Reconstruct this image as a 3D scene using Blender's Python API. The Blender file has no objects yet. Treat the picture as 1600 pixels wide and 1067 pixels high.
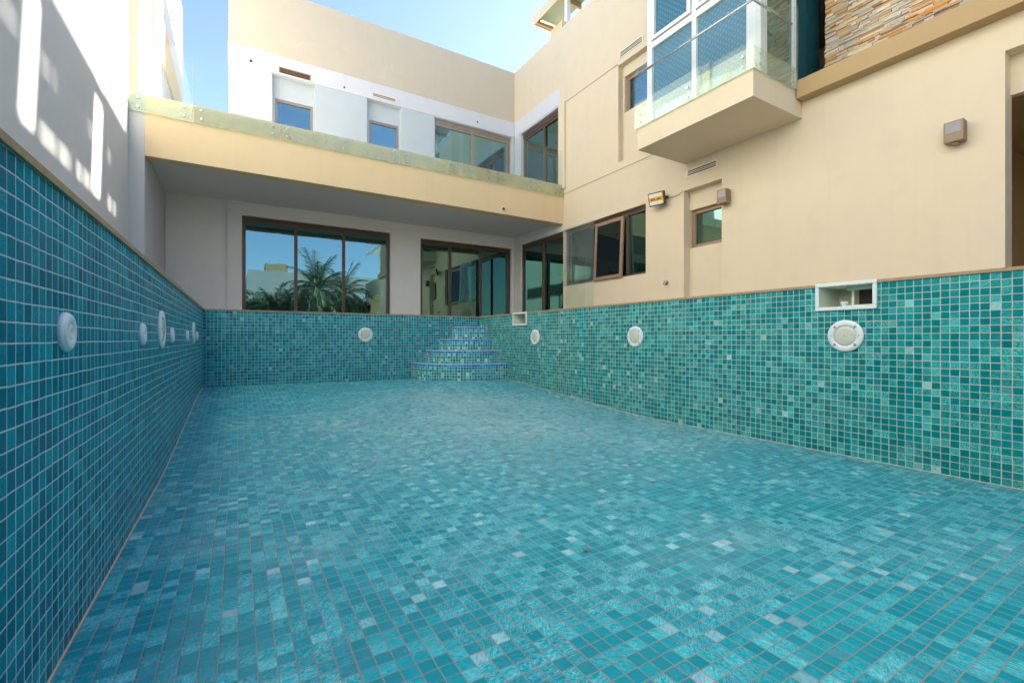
import bpy, bmesh, math, random
from mathutils import Vector, Matrix
random.seed(7)
C = bpy.context.scene.collection
scn = bpy.context.scene
# ------------------------------------------------------------------ camera, world, sun, exposure
FP, TH, HZ = 711.0, math.radians(31.05), 529.5       # focal length in photo pixels, yaw from the pool's long axis, horizon row
CAMZ = 0.96
cd = bpy.data.cameras.new('camera'); cam = bpy.data.objects.new('camera', cd); C.objects.link(cam)
cam.location = (0, 0, CAMZ); cam.rotation_euler = (math.pi/2, 0, -TH)
cd.sensor_width = 36; cd.lens = 36*FP/1600; cd.shift_y = -(533.5-HZ)/1600; cd.clip_start = 0.02; cd.clip_end = 3000
scn.camera = cam
SUN = Vector((1, 0.10, 0.72)).normalized()
w = bpy.data.worlds.new('World'); scn.world = w; w.use_nodes = True
nt = w.node_tree; bg = nt.nodes['Background']
sky = nt.nodes.new('ShaderNodeTexSky'); sky.sky_type = 'NISHITA'; sky.sun_disc = False
sky.sun_elevation = math.asin(SUN.z); sky.sun_rotation = math.atan2(SUN.x, SUN.y)
sky.altitude = 0; sky.air_density = 0.85; sky.dust_density = 1.0; sky.ozone_density = 1.6
nt.links.new(sky.outputs[0], bg.inputs[0]); bg.inputs[1].default_value = 0.063
sd = bpy.data.lights.new('sun', 'SUN'); sd.energy = 4.2; sd.angle = math.radians(0.7); sd.color = (1, 0.93, 0.82)
so = bpy.data.objects.new('sun', sd); C.objects.link(so); so.rotation_euler = SUN.to_track_quat('Z', 'Y').to_euler()
scn.view_settings.view_transform = 'Standard'; scn.view_settings.look = 'None'
scn.view_settings.gamma = 1; scn.view_settings.exposure = 2.77
# ------------------------------------------------------------------ measured frame: planes of the place (metres)
XL, XR, YF, YB = -0.457, 4.28, 8.43, -1.6            # pool walls
ZC = 1.40                                            # top of the pool tiling
LW = -1.49                                           # face of the boundary wall
D, E, B = 7.13, 11.70, 9.30                          # long facade, wing facade, terrace edge
def ray(px): return TH + math.atan((px-800)/FP)
def at(px, py, axis, pos):
    """point of the facade plane behind a photo pixel -> (u, z)"""
    a = ray(px)
    if axis == 'Y': x, y = pos*math.tan(a), pos
    else: x, y = pos, pos/math.tan(a)
    Z = x*math.sin(TH)+y*math.cos(TH)
    return (x if axis == 'Y' else y), CAMZ+(HZ-py)*Z/FP
def au(px, axis, pos): return at(px, 0, axis, pos)[0]
# ------------------------------------------------------------------ node helpers
class N:
    def __init__(s, name):
        s.m = bpy.data.materials.new(name); s.m.use_nodes = True; s.t = s.m.node_tree
        s.b = s.t.nodes['Principled BSDF']; s.out = s.t.nodes['Material Output']
    def n(s, t, **k):
        x = s.t.nodes.new(t)
        for a, v in k.items(): setattr(x, a, v)
        return x
    def put(s, v, sock):
        if hasattr(v, 'node'): s.t.links.new(v, sock)
        elif isinstance(v, (tuple, list)) and len(v) == 3 and sock.type == 'RGBA': sock.default_value = (*v, 1)
        else: sock.default_value = v
    def math(s, op, a, b=0.0, c=None, clamp=False):
        x = s.n('ShaderNodeMath', operation=op, use_clamp=clamp); s.put(a, x.inputs[0]); s.put(b, x.inputs[1])
        if c is not None: s.put(c, x.inputs[2])
        return x.outputs[0]
    def vmath(s, op, a, b=(0, 0, 0)):
        x = s.n('ShaderNodeVectorMath', operation=op); s.put(a, x.inputs[0])
        if op == 'SCALE': s.put(b, x.inputs['Scale'])
        else: s.put(b, x.inputs[1])
        return x.outputs[0]
    def mix(s, f, a, b):
        x = s.n('ShaderNodeMix', data_type='RGBA'); s.put(f, x.inputs[0]); s.put(a, x.inputs[6]); s.put(b, x.inputs[7]); return x.outputs[2]
    def noise(s, vec, scale, detail=2.0, rough=0.5, dist=0.0):
        x = s.n('ShaderNodeTexNoise'); s.put(vec, x.inputs['Vector']); x.inputs['Scale'].default_value = scale
        x.inputs['Detail'].default_value = detail; x.inputs['Roughness'].default_value = rough; x.inputs['Distortion'].default_value = dist
        return x.outputs['Fac']
    def ramp(s, v, stops, const=False):
        x = s.n('ShaderNodeValToRGB'); s.put(v, x.inputs[0]); e = x.color_ramp.elements
        if const: x.color_ramp.interpolation = 'CONSTANT'
        e[0].position, e[0].color = stops[0][0], (*stops[0][1], 1); e[1].position, e[1].color = stops[-1][0], (*stops[-1][1], 1)
        for p, c in stops[1:-1]:
            q = e.new(p); q.color = (*c, 1)
        return x.outputs[0]
    def step(s, v, lo, hi):
        x = s.n('ShaderNodeMapRange', interpolation_type='SMOOTHSTEP'); s.put(v, x.inputs[0]); s.put(lo, x.inputs[1]); s.put(hi, x.inputs[2]); return x.outputs[0]
    def bump(s, h, strength=0.3, dist=0.01):
        x = s.n('ShaderNodeBump'); s.put(h, x.inputs['Height']); x.inputs['Strength'].default_value = strength; x.inputs['Distance'].default_value = dist
        s.t.links.new(x.outputs[0], s.b.inputs['Normal'])
    def set(s, **k):
        for a, v in k.items(): s.put(v, s.b.inputs[a.replace('_', ' ')])
    def obj(s): return s.n('ShaderNodeTexCoord').outputs['Object']
    def geo(s): return s.n('ShaderNodeNewGeometry').outputs['Position']

def plain(name, col, rough=0.5, metal=0.0, var=0.06, sc=6.0, bump=0.0):
    m = N(name); p = m.geo(); n = m.noise(p, sc, 4)
    lo = tuple(c*(1-var) for c in col); hi = tuple(min(1, c*(1+var)) for c in col)
    m.set(Base_Color=m.mix(n, lo, hi), Roughness=rough, Metallic=metal)
    if bump: m.bump(m.noise(p, 160, 3), bump, 0.003)
    return m.m
def stucco(name, col, warm=(1, 0.96, 0.88), streak=0.10, patch=0.0):
    m = N(name); p = m.geo()
    big = m.noise(p, 0.55, 3, 0.55); mid = m.noise(p, 3.1, 5, 0.6)
    sc = m.n('ShaderNodeMapping'); sc.inputs['Scale'].default_value = (7, 7, 0.35); m.put(p, sc.inputs[0])
    st = m.noise(sc.outputs[0], 1.0, 4, 0.6)
    c = m.mix(big, tuple(x*0.94 for x in col), tuple(min(1, x*y*1.05) for x, y in zip(col, warm)))
    c = m.mix(m.math('MULTIPLY', m.step(mid, 0.45, 0.75), 0.16), c, tuple(x*0.75 for x in col))
    c = m.mix(m.math('MULTIPLY', m.step(st, 0.52, 0.8), streak), c, tuple(x*0.6 for x in col))
    if patch:      # brushed touch-up paint, a lighter shade with its own ragged outline
        pm = m.step(m.noise(p, 0.9, 6, 0.7, 0.4), 0.56, 0.62)
        c = m.mix(m.math('MULTIPLY', pm, patch), c, tuple(min(1, x*1.15) for x in col))
    m.set(Base_Color=c, Roughness=0.85)
    h = m.math('ADD', m.noise(p, 220, 3), m.math('MULTIPLY', m.noise(p, 25, 3), 1.2))
    m.bump(h, 0.22, 0.004)
    return m.m
def mosaic(name, stops, grout, dust=0.0, wave=0.5, rough=0.09, gw=0.034, spec=0.30, ior=1.38, palef=0.75, dustcol=(0.55, 0.56, 0.50)):
    """glass mosaic, 5 cm tiles laid on the UV grid (UVs are metres)"""
    m = N(name); uv = m.n('ShaderNodeTexCoord').outputs['UV']
    wob = m.n('ShaderNodeTexNoise'); m.put(uv, wob.inputs['Vector']); wob.inputs['Scale'].default_value = 14; wob.inputs['Detail'].default_value = 2
    wv = m.vmath('SCALE', m.vmath('SUBTRACT', wob.outputs['Color'], (0.5, 0.5, 0.5)), 0.10)
    sj = m.n('ShaderNodeTexWhiteNoise', noise_dimensions='3D'); m.put(m.vmath('FLOOR', m.vmath('ADD', m.vmath('MULTIPLY', uv, (20/6.0, 20/6.0, 0)), (0, 0, 0.5))), sj.inputs[0])
    wv = m.vmath('ADD', wv, m.vmath('SCALE', m.vmath('SUBTRACT', sj.outputs['Color'], (0.5, 0.5, 0.5)), 0.045))   # sheets of 6 by 6 tiles laid slightly askew
    g = m.vmath('ADD', m.vmath('SCALE', uv, 20.0), wv)
    g = m.vmath('ADD', m.vmath('MULTIPLY', g, (1, 1, 0)), (0, 0, 0.5)); cell = m.vmath('FLOOR', g); fr = m.vmath('FRACTION', g)
    wn = m.n('ShaderNodeTexWhiteNoise', noise_dimensions='3D'); m.put(cell, wn.inputs[0]); rv = wn.outputs['Value']; rc = wn.outputs['Color']
    sr = m.n('ShaderNodeSeparateColor'); m.put(rc, sr.inputs[0])
    sheet = m.n('ShaderNodeTexWhiteNoise', noise_dimensions='3D'); m.put(m.vmath('FLOOR', m.vmath('SCALE', cell, 1/6.0)), sheet.inputs[0])
    sf = m.n('ShaderNodeSeparateXYZ'); m.put(fr, sf.inputs[0]); fx, fy = sf.outputs[0], sf.outputs[1]
    ex = m.math('MINIMUM', fx, m.math('SUBTRACT', 1.0, fx)); ey = m.math('MINIMUM', fy, m.math('SUBTRACT', 1.0, fy))
    ed = m.math('MINIMUM', ex, ey)
    mask = m.step(ed, gw*0.75, gw*1.35)
    # streaks pressed into the glass, running its own way in every tile
    off = m.vmath('SCALE', rc, 37.0)
    vr = m.n('ShaderNodeVectorRotate', rotation_type='Z_AXIS'); m.put(uv, vr.inputs['Vector']); m.put(m.math('MULTIPLY', m.math('ROUND', m.math('MULTIPLY', sheet.outputs['Value'], 4.0)), 0.785), vr.inputs['Angle'])
    sc = m.n('ShaderNodeMapping'); sc.inputs['Scale'].default_value = (38, 115, 1); m.put(vr.outputs[0], sc.inputs[0])
    wavy = m.noise(m.vmath('ADD', sc.outputs[0], off), 1.0, 2, 0.5, 0.9)
    tileval = m.math('ADD', m.math('MULTIPLY', rv, 0.92), m.math('MULTIPLY', m.math('SUBTRACT', m.noise(uv, 1.1, 3), 0.5), 0.30), clamp=True)
    col = m.ramp(tileval, stops)
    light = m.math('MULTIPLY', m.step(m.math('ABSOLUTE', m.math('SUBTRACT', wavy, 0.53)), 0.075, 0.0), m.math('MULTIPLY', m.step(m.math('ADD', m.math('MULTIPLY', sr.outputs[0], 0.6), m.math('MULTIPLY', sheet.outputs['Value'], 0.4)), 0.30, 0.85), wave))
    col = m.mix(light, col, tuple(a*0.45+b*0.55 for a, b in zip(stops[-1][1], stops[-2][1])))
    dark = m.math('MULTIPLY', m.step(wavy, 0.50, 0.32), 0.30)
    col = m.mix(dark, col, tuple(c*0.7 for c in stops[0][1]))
    pale = m.math('MULTIPLY', m.step(sr.outputs[2], 0.965, 0.999), palef)  # scattered pale tiles, partly painted glints of the wavy glass
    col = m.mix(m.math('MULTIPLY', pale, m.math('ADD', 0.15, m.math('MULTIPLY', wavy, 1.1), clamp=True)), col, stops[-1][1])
    gcol = m.mix(m.noise(uv, 3.0, 4), tuple(c*0.82 for c in grout), grout)
    col = m.mix(mask, gcol, col)
    rgh = m.math('ADD', m.math('MULTIPLY', m.math('SUBTRACT', 1.0, mask), 0.6), m.math('ADD', rough, m.math('MULTIPLY', sr.outputs[1], 0.12)))
    if dust:
        d1 = m.noise(uv, 0.55, 5, 0.6, 0.3); d2 = m.noise(uv, 9.0, 5, 0.7)
        ctr = m.n('ShaderNodeVectorMath', operation='DISTANCE'); m.put(uv, ctr.inputs[0]); ctr.inputs[1].default_value = (2.55, 4.6, 0)
        basin = m.step(m.math('ADD', ctr.outputs['Value'], m.math('MULTIPLY', m.noise(uv, 1.3, 5, 0.65), 1.6)), 4.2, 0.9)   # silt left where the last water stood
        dm = m.math('MULTIPLY', m.math('ADD', m.math('MULTIPLY', m.step(d1, 0.46, 0.70), 0.5), basin), m.step(d2, 0.22, 0.75))
        sp = m.step(m.noise(uv, 60.0, 3, 0.6), 0.66, 0.72)
        dm = m.math('ADD', m.math('MULTIPLY', dm, dust), m.math('MULTIPLY', sp, dust*0.5), clamp=True)
        col = m.mix(dm, col, dustcol); rgh = m.math('ADD', rgh, m.math('MULTIPLY', dm, 0.5))
    tilt = m.math('ADD', m.math('MULTIPLY', fx, m.math('SUBTRACT', sr.outputs[1], 0.5)), m.math('MULTIPLY', fy, m.math('SUBTRACT', sr.outputs[2], 0.5)))
    pillow = m.math('MULTIPLY', m.step(ed, 0.0, 0.10), 0.7)
    h = m.math('ADD', m.math('ADD', pillow, m.math('MULTIPLY', tilt, 0.7)), m.math('MULTIPLY', wavy, m.math('ADD', 0.35, m.math('MULTIPLY', sr.outputs[0], 2.6))))
    m.bump(h, 0.8, 0.0024)
    m.set(Base_Color=col, Roughness=rgh, IOR=ior, Specular_IOR_Level=spec)
    return m.m
def winglass(name, tint, body, fac=0.55, rough=0.0):
    """tinted sealed pane with a mirror film: strong tinted reflection over a dim room"""
    m = N(name); p = m.geo()
    gl = m.n('ShaderNodeBsdfGlossy'); gl.inputs['Roughness'].default_value = rough; m.put(tint, gl.inputs['Color'])
    df = m.n('ShaderNodeBsdfDiffuse'); m.put(m.mix(m.noise(p, 1.3, 2), body, tuple(c*0.5 for c in body)), df.inputs['Color'])
    lw = m.n('ShaderNodeLayerWeight'); lw.inputs['Blend'].default_value = 0.25
    mx = m.n('ShaderNodeMixShader'); m.put(m.math('ADD', m.math('MULTIPLY', lw.outputs['Fresnel'], 0.5), fac, clamp=True), mx.inputs[0])
    b = m.n('ShaderNodeBump'); m.put(m.noise(p, 1.6, 2), b.inputs['Height']); b.inputs['Strength'].default_value = 0.12; b.inputs['Distance'].default_value = 0.01
    m.t.links.new(b.outputs[0], gl.inputs['Normal'])
    m.t.links.new(df.outputs[0], mx.inputs[1]); m.t.links.new(gl.outputs[0], mx.inputs[2]); m.t.links.new(mx.outputs[0], m.out.inputs[0])
    return m.m, m, df
def clearglass(name, tint, veil=0.05, stain=0.0):
    m = N(name); p = m.geo()
    tr = m.n('ShaderNodeBsdfTransparent'); m.put(tint, tr.inputs['Color'])
    gl = m.n('ShaderNodeBsdfGlossy'); gl.inputs['Roughness'].default_value = 0.01; m.put((0.85, 1, 0.95), gl.inputs['Color'])
    df = m.n('ShaderNodeBsdfDiffuse'); m.put((0.66, 0.63, 0.44) if stain else (0.74, 0.80, 0.76), df.inputs['Color'])
    fr = m.n('ShaderNodeFresnel'); fr.inputs['IOR'].default_value = 1.5
    a = m.n('ShaderNodeMixShader'); v = m.math('MULTIPLY', m.noise(p, 2.5, 4), veil*2)
    if stain: v = m.math('ADD', v, m.math('MULTIPLY', m.step(m.noise(p, 3, 4, 0.6), 0.5, 0.6), stain))
    m.put(v, a.inputs[0]); m.t.links.new(tr.outputs[0], a.inputs[1]); m.t.links.new(df.outputs[0], a.inputs[2])
    c = m.n('ShaderNodeMixShader'); m.put(m.math('MULTIPLY', m.math('MULTIPLY', fr.outputs[0], 0.9), m.math('SUBTRACT', 1.0, m.n('ShaderNodeNewGeometry').outputs['Backfacing'])), c.inputs[0])
    m.t.links.new(a.outputs[0], c.inputs[1]); m.t.links.new(gl.outputs[0], c.inputs[2]); m.t.links.new(c.outputs[0], m.out.inputs[0])
    return m.m
# ------------------------------------------------------------------ materials
TEAL = [(0.0, (0.000, 0.165, 0.175)), (0.35, (0.000, 0.205, 0.215)), (0.72, (0.000, 0.265, 0.265)), (0.90, (0.00, 0.34, 0.33)), (0.96, (0.05, 0.44, 0.42)), (1.0, (0.50, 0.74, 0.68))]  # mosaic colour with the greener light of the right wall in it
TEALR = [(0.0, (0.000, 0.155, 0.195)), (0.35, (0.000, 0.21, 0.25)), (0.72, (0.000, 0.29, 0.32)), (0.94, (0.01, 0.34, 0.36)), (1.0, (0.40, 0.66, 0.66))]
TEALB = [(0.0, (0.000, 0.13, 0.205)), (0.45, (0.000, 0.19, 0.28)), (0.85, (0.000, 0.27, 0.36)), (1.0, (0.02, 0.42, 0.50))]  # same mosaic, the left wall's dimmer, bluer light put into the colour
TEALF = [(0.0, (0.000, 0.25, 0.31)), (0.35, (0.000, 0.30, 0.36)), (0.72, (0.000, 0.37, 0.43)), (0.88, (0.02, 0.47, 0.52)), (0.94, (0.16, 0.60, 0.63)), (1.0, (0.80, 0.90, 0.90))]
TEALS = [(0.0, (0.000, 0.17, 0.20)), (0.40, (0.000, 0.25, 0.28)), (0.80, (0.02, 0.38, 0.38)), (1.0, (0.55, 0.80, 0.74))]  # same mosaic, brightened in colour for the light on the risers
BLUE = [(0.0, (0.0, 0.14, 0.42)), (0.6, (0.005, 0.22, 0.55)), (1.0, (0.08, 0.42, 0.70))]
M = {
 'tile_wall': mosaic('teal mosaic toned for right wall light', TEAL, (0.60, 0.58, 0.47), wave=0.55),
 'tile_step': mosaic('step mosaic brightened for its light', TEALS, (0.72, 0.76, 0.68), wave=0.5, gw=0.045),
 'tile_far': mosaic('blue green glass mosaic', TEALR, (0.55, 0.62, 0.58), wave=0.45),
 'tile_left': mosaic('teal mosaic toned for left wall light', TEALB, (0.50, 0.66, 0.68), wave=0.22, rough=0.15, spec=0.16, ior=1.22),
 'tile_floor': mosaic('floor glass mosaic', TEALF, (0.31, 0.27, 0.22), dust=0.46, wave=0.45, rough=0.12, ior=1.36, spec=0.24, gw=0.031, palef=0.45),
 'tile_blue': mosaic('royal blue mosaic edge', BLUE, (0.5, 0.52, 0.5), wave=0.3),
 'tan': stucco('tan stucco', (0.66, 0.575, 0.425), patch=0.0),
 'tan_up': stucco('weathered tan stucco', (0.55, 0.49, 0.39), patch=0.30),
 'fascia': stucco('yellow ochre stucco', (0.70, 0.55, 0.33), patch=0.05),
 'white': stucco('white stucco', (0.61, 0.615, 0.63), warm=(1, 1, 1), streak=0.03),
 'panel': stucco('cool white panel paint', (0.50, 0.52, 0.535), warm=(1, 1, 1), streak=0.04),
 'offwhite': stucco('off white stucco', (0.72, 0.71, 0.675), warm=(1, 1, 0.98), streak=0.03),
 'boundary': stucco('pale grey beige stucco', (0.52, 0.52, 0.505), warm=(1, 1, 0.98), streak=0.06),
 'ledge': stucco('brown ochre ledge paint', (0.44, 0.31, 0.155), streak=0.06),
 'coping': plain('brown sandstone coping', (0.36, 0.24, 0.13), 0.7, var=0.25, sc=25, bump=0.3),
 'frame': plain('brown anodised frame', (0.10, 0.06, 0.04), 0.4, 0.1, var=0.2, sc=12),
 'frame2': plain('light brown window frame', (0.30, 0.20, 0.13), 0.45, 0.15, var=0.2, sc=12),
 'whiteframe': plain('white window frame', (0.66, 0.67, 0.66), 0.35),
 'plastic': plain('white pool plastic', (0.66, 0.69, 0.68), 0.35, var=0.04),
 'plastic_blue': plain('worn white pool plastic', (0.60, 0.68, 0.70), 0.4, var=0.08, sc=40),
 'lens': plain('frosted lamp lens', (0.52, 0.54, 0.45), 0.25, var=0.05),
 'grout': plain('sandy grout', (0.50, 0.42, 0.32), 0.85, var=0.3, sc=20),
 'stepedge': plain('pale step edge grout', (0.55, 0.66, 0.78), 0.6),
 'dark': plain('near black for shade and screws', (0.02, 0.02, 0.018), 0.7),
 'slot': plain('grey slot', (0.18, 0.16, 0.17), 0.6),
 'inner': plain('aged skimmer plastic', (0.62, 0.66, 0.52), 0.5, var=0.12),
 'steel': plain('brushed steel', (0.55, 0.55, 0.55), 0.25, 0.95, var=0.1),
 'bronze': plain('bronze lamp body', (0.25, 0.165, 0.09), 0.5, 0.1, var=0.15, sc=30),
 'lampglass': plain('grey lamp glass', (0.20, 0.20, 0.22), 0.15),
 'black': plain('black lamp housing', (0.025, 0.022, 0.02), 0.45),
 'amber': plain('amber film', (0.72, 0.34, 0.02), 0.4),
 'reflector': plain('pale led panel', (0.72, 0.72, 0.62), 0.4),
 'ventwhite': plain('cream vent frame', (0.72, 0.66, 0.54), 0.5),
 'ventbrown': plain('brown vent slats', (0.20, 0.11, 0.05), 0.6),
 'cable': plain('beige cable', (0.40, 0.33, 0.22), 0.6),
 'wood': plain('ochre painted timber', (0.30, 0.20, 0.09), 0.7, var=0.2),
 'sheet': plain('green fibreglass roof sheet', (0.20, 0.26, 0.17), 0.6, var=0.15, sc=3),
 'deck': plain('beige stone paving', (0.42, 0.37, 0.30), 0.8, var=0.2, sc=2),
 'trunk': plain('palm trunk', (0.16, 0.11, 0.07), 0.9, var=0.4, sc=14),
 'frond': plain('palm frond', (0.065, 0.095, 0.035), 0.55, var=0.4, sc=3),
 'leaf': plain('hedge leaf', (0.04, 0.075, 0.03), 0.6, var=0.4, sc=4),
 'fir': plain('fir needles', (0.015, 0.05, 0.02), 0.7, var=0.3),
 'bauble': plain('white baubles', (0.8, 0.8, 0.75), 0.3),
 'ceil': stucco('grey white soffit', (0.66, 0.66, 0.655), warm=(1, 1, 1), streak=0.02),
}
M['glass'] = winglass('teal mirror glass', (0.30, 0.54, 0.58), (0.012, 0.04, 0.035), 0.48)[0]
M['glassdoor'] = winglass('green mirror glass', (0.30, 0.50, 0.46), (0.008, 0.028, 0.022), 0.42)[0]
M['glassblue'] = winglass('blue mirror glass', (0.20, 0.42, 0.50), (0.01, 0.05, 0.09), 0.62)[0]
M['glassteal'] = winglass('deep teal side glass', (0.34, 0.52, 0.54), (0.03, 0.13, 0.15), 0.30)[0]
M['glassdark'] = winglass('dark window glass', (0.12, 0.17, 0.18), (0.01, 0.015, 0.02), 0.25)[0]
def dotted():
    mm, m, df = winglass('dotted blue glass', (0.34, 0.52, 0.55), (0.05, 0.16, 0.20), 0.26)
    p = m.geo(); sc = m.n('ShaderNodeMapping'); sc.inputs['Scale'].default_value = (1, 15, 15); sc.inputs['Rotation'].default_value = (0.785, 0, 0); m.put(p, sc.inputs[0])
    fr = m.vmath('SUBTRACT', m.vmath('FRACTION', sc.outputs[0]), (0.5, 0.5, 0.5)); s = m.n('ShaderNodeSeparateXYZ'); m.put(fr, s.inputs[0])
    r = m.math('SQRT', m.math('ADD', m.math('POWER', s.outputs[1], 2.0), m.math('POWER', s.outputs[2], 2.0)))
    m.put(m.mix(m.step(r, 0.30, 0.22), (0.055, 0.15, 0.18), (0.095, 0.22, 0.26)), df.inputs['Color'])
    return mm
M['glassdots'] = dotted()
M['railglass'] = clearglass('clear green balustrade glass', (0.965, 0.988, 0.978), 0.03)
M['stainglass'] = clearglass('limescale stained glass', (0.96, 0.98, 0.93), 0.16, 0.12)
M['screenglass'] = clearglass('hazy screen glass', (0.95, 0.98, 0.97), 0.05)
M['glassedge'] = plain('green glass edge', (0.05, 0.16, 0.13), 0.2)
def stonemat():
    m = N('split ledge stone'); a = m.n('ShaderNodeVertexColor', layer_name='stone'); p = m.geo()
    c = m.mix(m.noise(p, 18, 5, 0.65), a.outputs[0], m.vmath('SCALE', a.outputs[0], 0.75))
    c = m.mix(m.math('MULTIPLY', m.step(m.noise(p, 6, 5, 0.7), 0.58, 0.72), 0.5), c, (0.50, 0.25, 0.09))
    m.set(Base_Color=c, Roughness=0.85); m.bump(m.noise(p, 60, 5, 0.65), 0.6, 0.01)
    return m.m
M['stone'] = stonemat()
# ------------------------------------------------------------------ object helpers
def tag(o, label=None, cat=None, group=None, kind=None):
    if label: o['label'] = label
    if cat: o['category'] = cat
    if group: o['group'] = group
    if kind: o['kind'] = kind
    return o
def empty(name, loc, label, cat, group=None):
    o = bpy.data.objects.new(name, None); C.objects.link(o); o.location = loc; o.empty_display_size = 0.2
    return tag(o, label, cat, group)
class MB:
    def __init__(s): s.bm = bmesh.new(); s.uv = s.bm.loops.layers.uv.new('UVMap')
    def quad(s, pts, uvs=None, mat=0):
        f = s.bm.faces.new([s.bm.verts.new(p) for p in pts]); f.material_index = mat
        if uvs:
            for l, q in zip(f.loops, uvs): l[s.uv].uv = q
        return f
    def box(s, x0, x1, y0, y1, z0, z1, mat=0):
        x0, x1 = min(x0, x1), max(x0, x1); y0, y1 = min(y0, y1), max(y0, y1); z0, z1 = min(z0, z1), max(z0, z1)
        v = [s.bm.verts.new(p) for p in ((x0,y0,z0),(x1,y0,z0),(x1,y1,z0),(x0,y1,z0),(x0,y0,z1),(x1,y0,z1),(x1,y1,z1),(x0,y1,z1))]
        fs = []
        for q in ((3,2,1,0),(4,5,6,7),(0,1,5,4),(1,2,6,5),(2,3,7,6),(3,0,4,7)):
            f = s.bm.faces.new([v[i] for i in q]); f.material_index = mat; fs.append(f)
        return v
    def pb(s, ax, pos, u0, u1, w0, w1, z0, z1, mat=0):
        """box on a facade plane: u along it, w outwards"""
        if ax == 'X': return s.box(pos-w1, pos-w0, u0, u1, z0, z1, mat)
        if ax == 'Y': return s.box(u0, u1, pos-w1, pos-w0, z0, z1, mat)
        return s.box(pos+w0, pos+w1, u0, u1, z0, z1, mat)
    def tube(s, a, b, r0, r1=None, n=10, cap=True, mat=0):
        r1 = r0 if r1 is None else r1; a, b = Vector(a), Vector(b); d = (b-a).normalized()
        t = Vector((0, 0, 1)) if abs(d.z) < 0.9 else Vector((1, 0, 0)); u = d.cross(t).normalized(); v = d.cross(u)
        R = [[s.bm.verts.new(p+(u*math.cos(k*math.tau/n)+v*math.sin(k*math.tau/n))*r) for k in range(n)] for p, r in ((a, r0), (b, r1))]
        for k in range(n):
            f = s.bm.faces.new((R[0][k], R[0][(k+1) % n], R[1][(k+1) % n], R[1][k])); f.smooth = True; f.material_index = mat
        if cap: s.bm.faces.new(R[0][::-1]).material_index = mat; s.bm.faces.new(R[1]).material_index = mat
    def lathe(s, prof, n=40, mat=0, cap=True):
        """profile (radius, out) turned about local +Z"""
        R = [[s.bm.verts.new((r*math.cos(k*math.tau/n), r*math.sin(k*math.tau/n), h)) for k in range(n)] for r, h in prof]
        for i in range(len(R)-1):
            for k in range(n):
                f = s.bm.faces.new((R[i][k], R[i][(k+1) % n], R[i+1][(k+1) % n], R[i+1][k])); f.material_index = mat; f.smooth = True
        if cap:
            s.bm.faces.new(R[-1]).material_index = mat
    def build(s, name, mats, parent=None, bevel=0, normals=True):
        if normals: bmesh.ops.recalc_face_normals(s.bm, faces=s.bm.faces)
        me = bpy.data.meshes.new(name); s.bm.to_mesh(me); s.bm.free()
        for m in (mats if isinstance(mats, (list, tuple)) else [mats]): me.materials.append(M[m])
        o = bpy.data.objects.new(name, me); C.objects.link(o)
        if parent:
            o.parent = parent
            loc = Vector((0, 0, 0)); q = parent
            if parent.get('local') is None:
                while q: loc += q.location; q = q.parent
                o.location = -loc if parent.parent is None else -(loc)
        if bevel:
            b = o.modifiers.new('bevel', 'BEVEL'); b.width = bevel; b.segments = 2; b.limit_method = 'ANGLE'
        return o
def copytree(o, parent=None):
    c = o.copy(); C.objects.link(c); c.parent = parent
    for ch in list(o.children): copytree(ch, c)
    return c
def wallmesh(mb, ax, pos, th, u0, u1, z0, z1, holes=(), mat=0):
    """wall of thickness th behind the facade plane, with real openings"""
    us = sorted({u0, u1, *[min(max(h[i], u0), u1) for h in holes for i in (0, 1)]}); zs = sorted({z0, z1, *[min(max(h[i], z0), z1) for h in holes for i in (2, 3)]})
    def P(u, w_, z): return (pos-w_, u, z) if ax == 'X' else ((u, pos-w_, z) if ax == 'Y' else (pos+w_, u, z))
    nu, nz = len(us)-1, len(zs)-1
    def fill(i, j):
        if i < 0 or j < 0 or i >= nu or j >= nz: return False
        u, z = (us[i]+us[i+1])/2, (zs[j]+zs[j+1])/2
        return not any(min(h[0], h[1]) < u < max(h[0], h[1]) and h[2] < z < h[3] for h in holes)
    for i in range(nu):
        for j in range(nz):
            if not fill(i, j): continue
            a, b, c, d = us[i], us[i+1], zs[j], zs[j+1]
            mb.quad([P(a, 0, c), P(b, 0, c), P(b, 0, d), P(a, 0, d)], mat=mat); mb.quad([P(a, -th, c), P(a, -th, d), P(b, -th, d), P(b, -th, c)], mat=mat)
            if not fill(i-1, j): mb.quad([P(a, 0, c), P(a, 0, d), P(a, -th, d), P(a, -th, c)], mat=mat)
            if not fill(i+1, j): mb.quad([P(b, 0, c), P(b, -th, c), P(b, -th, d), P(b, 0, d)], mat=mat)
            if not fill(i, j-1): mb.quad([P(a, 0, c), P(a, -th, c), P(b, -th, c), P(b, 0, c)], mat=mat)
            if not fill(i, j+1): mb.quad([P(a, 0, d), P(b, 0, d), P(b, -th, d), P(a, -th, d)], mat=mat)
    bmesh.ops.remove_doubles(mb.bm, verts=mb.bm.verts, dist=1e-5)
def wall(name, mat, parent, *a, **k):
    mb = MB(); wallmesh(mb, *a, **k); return mb.build(name, mat, parent)
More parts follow.
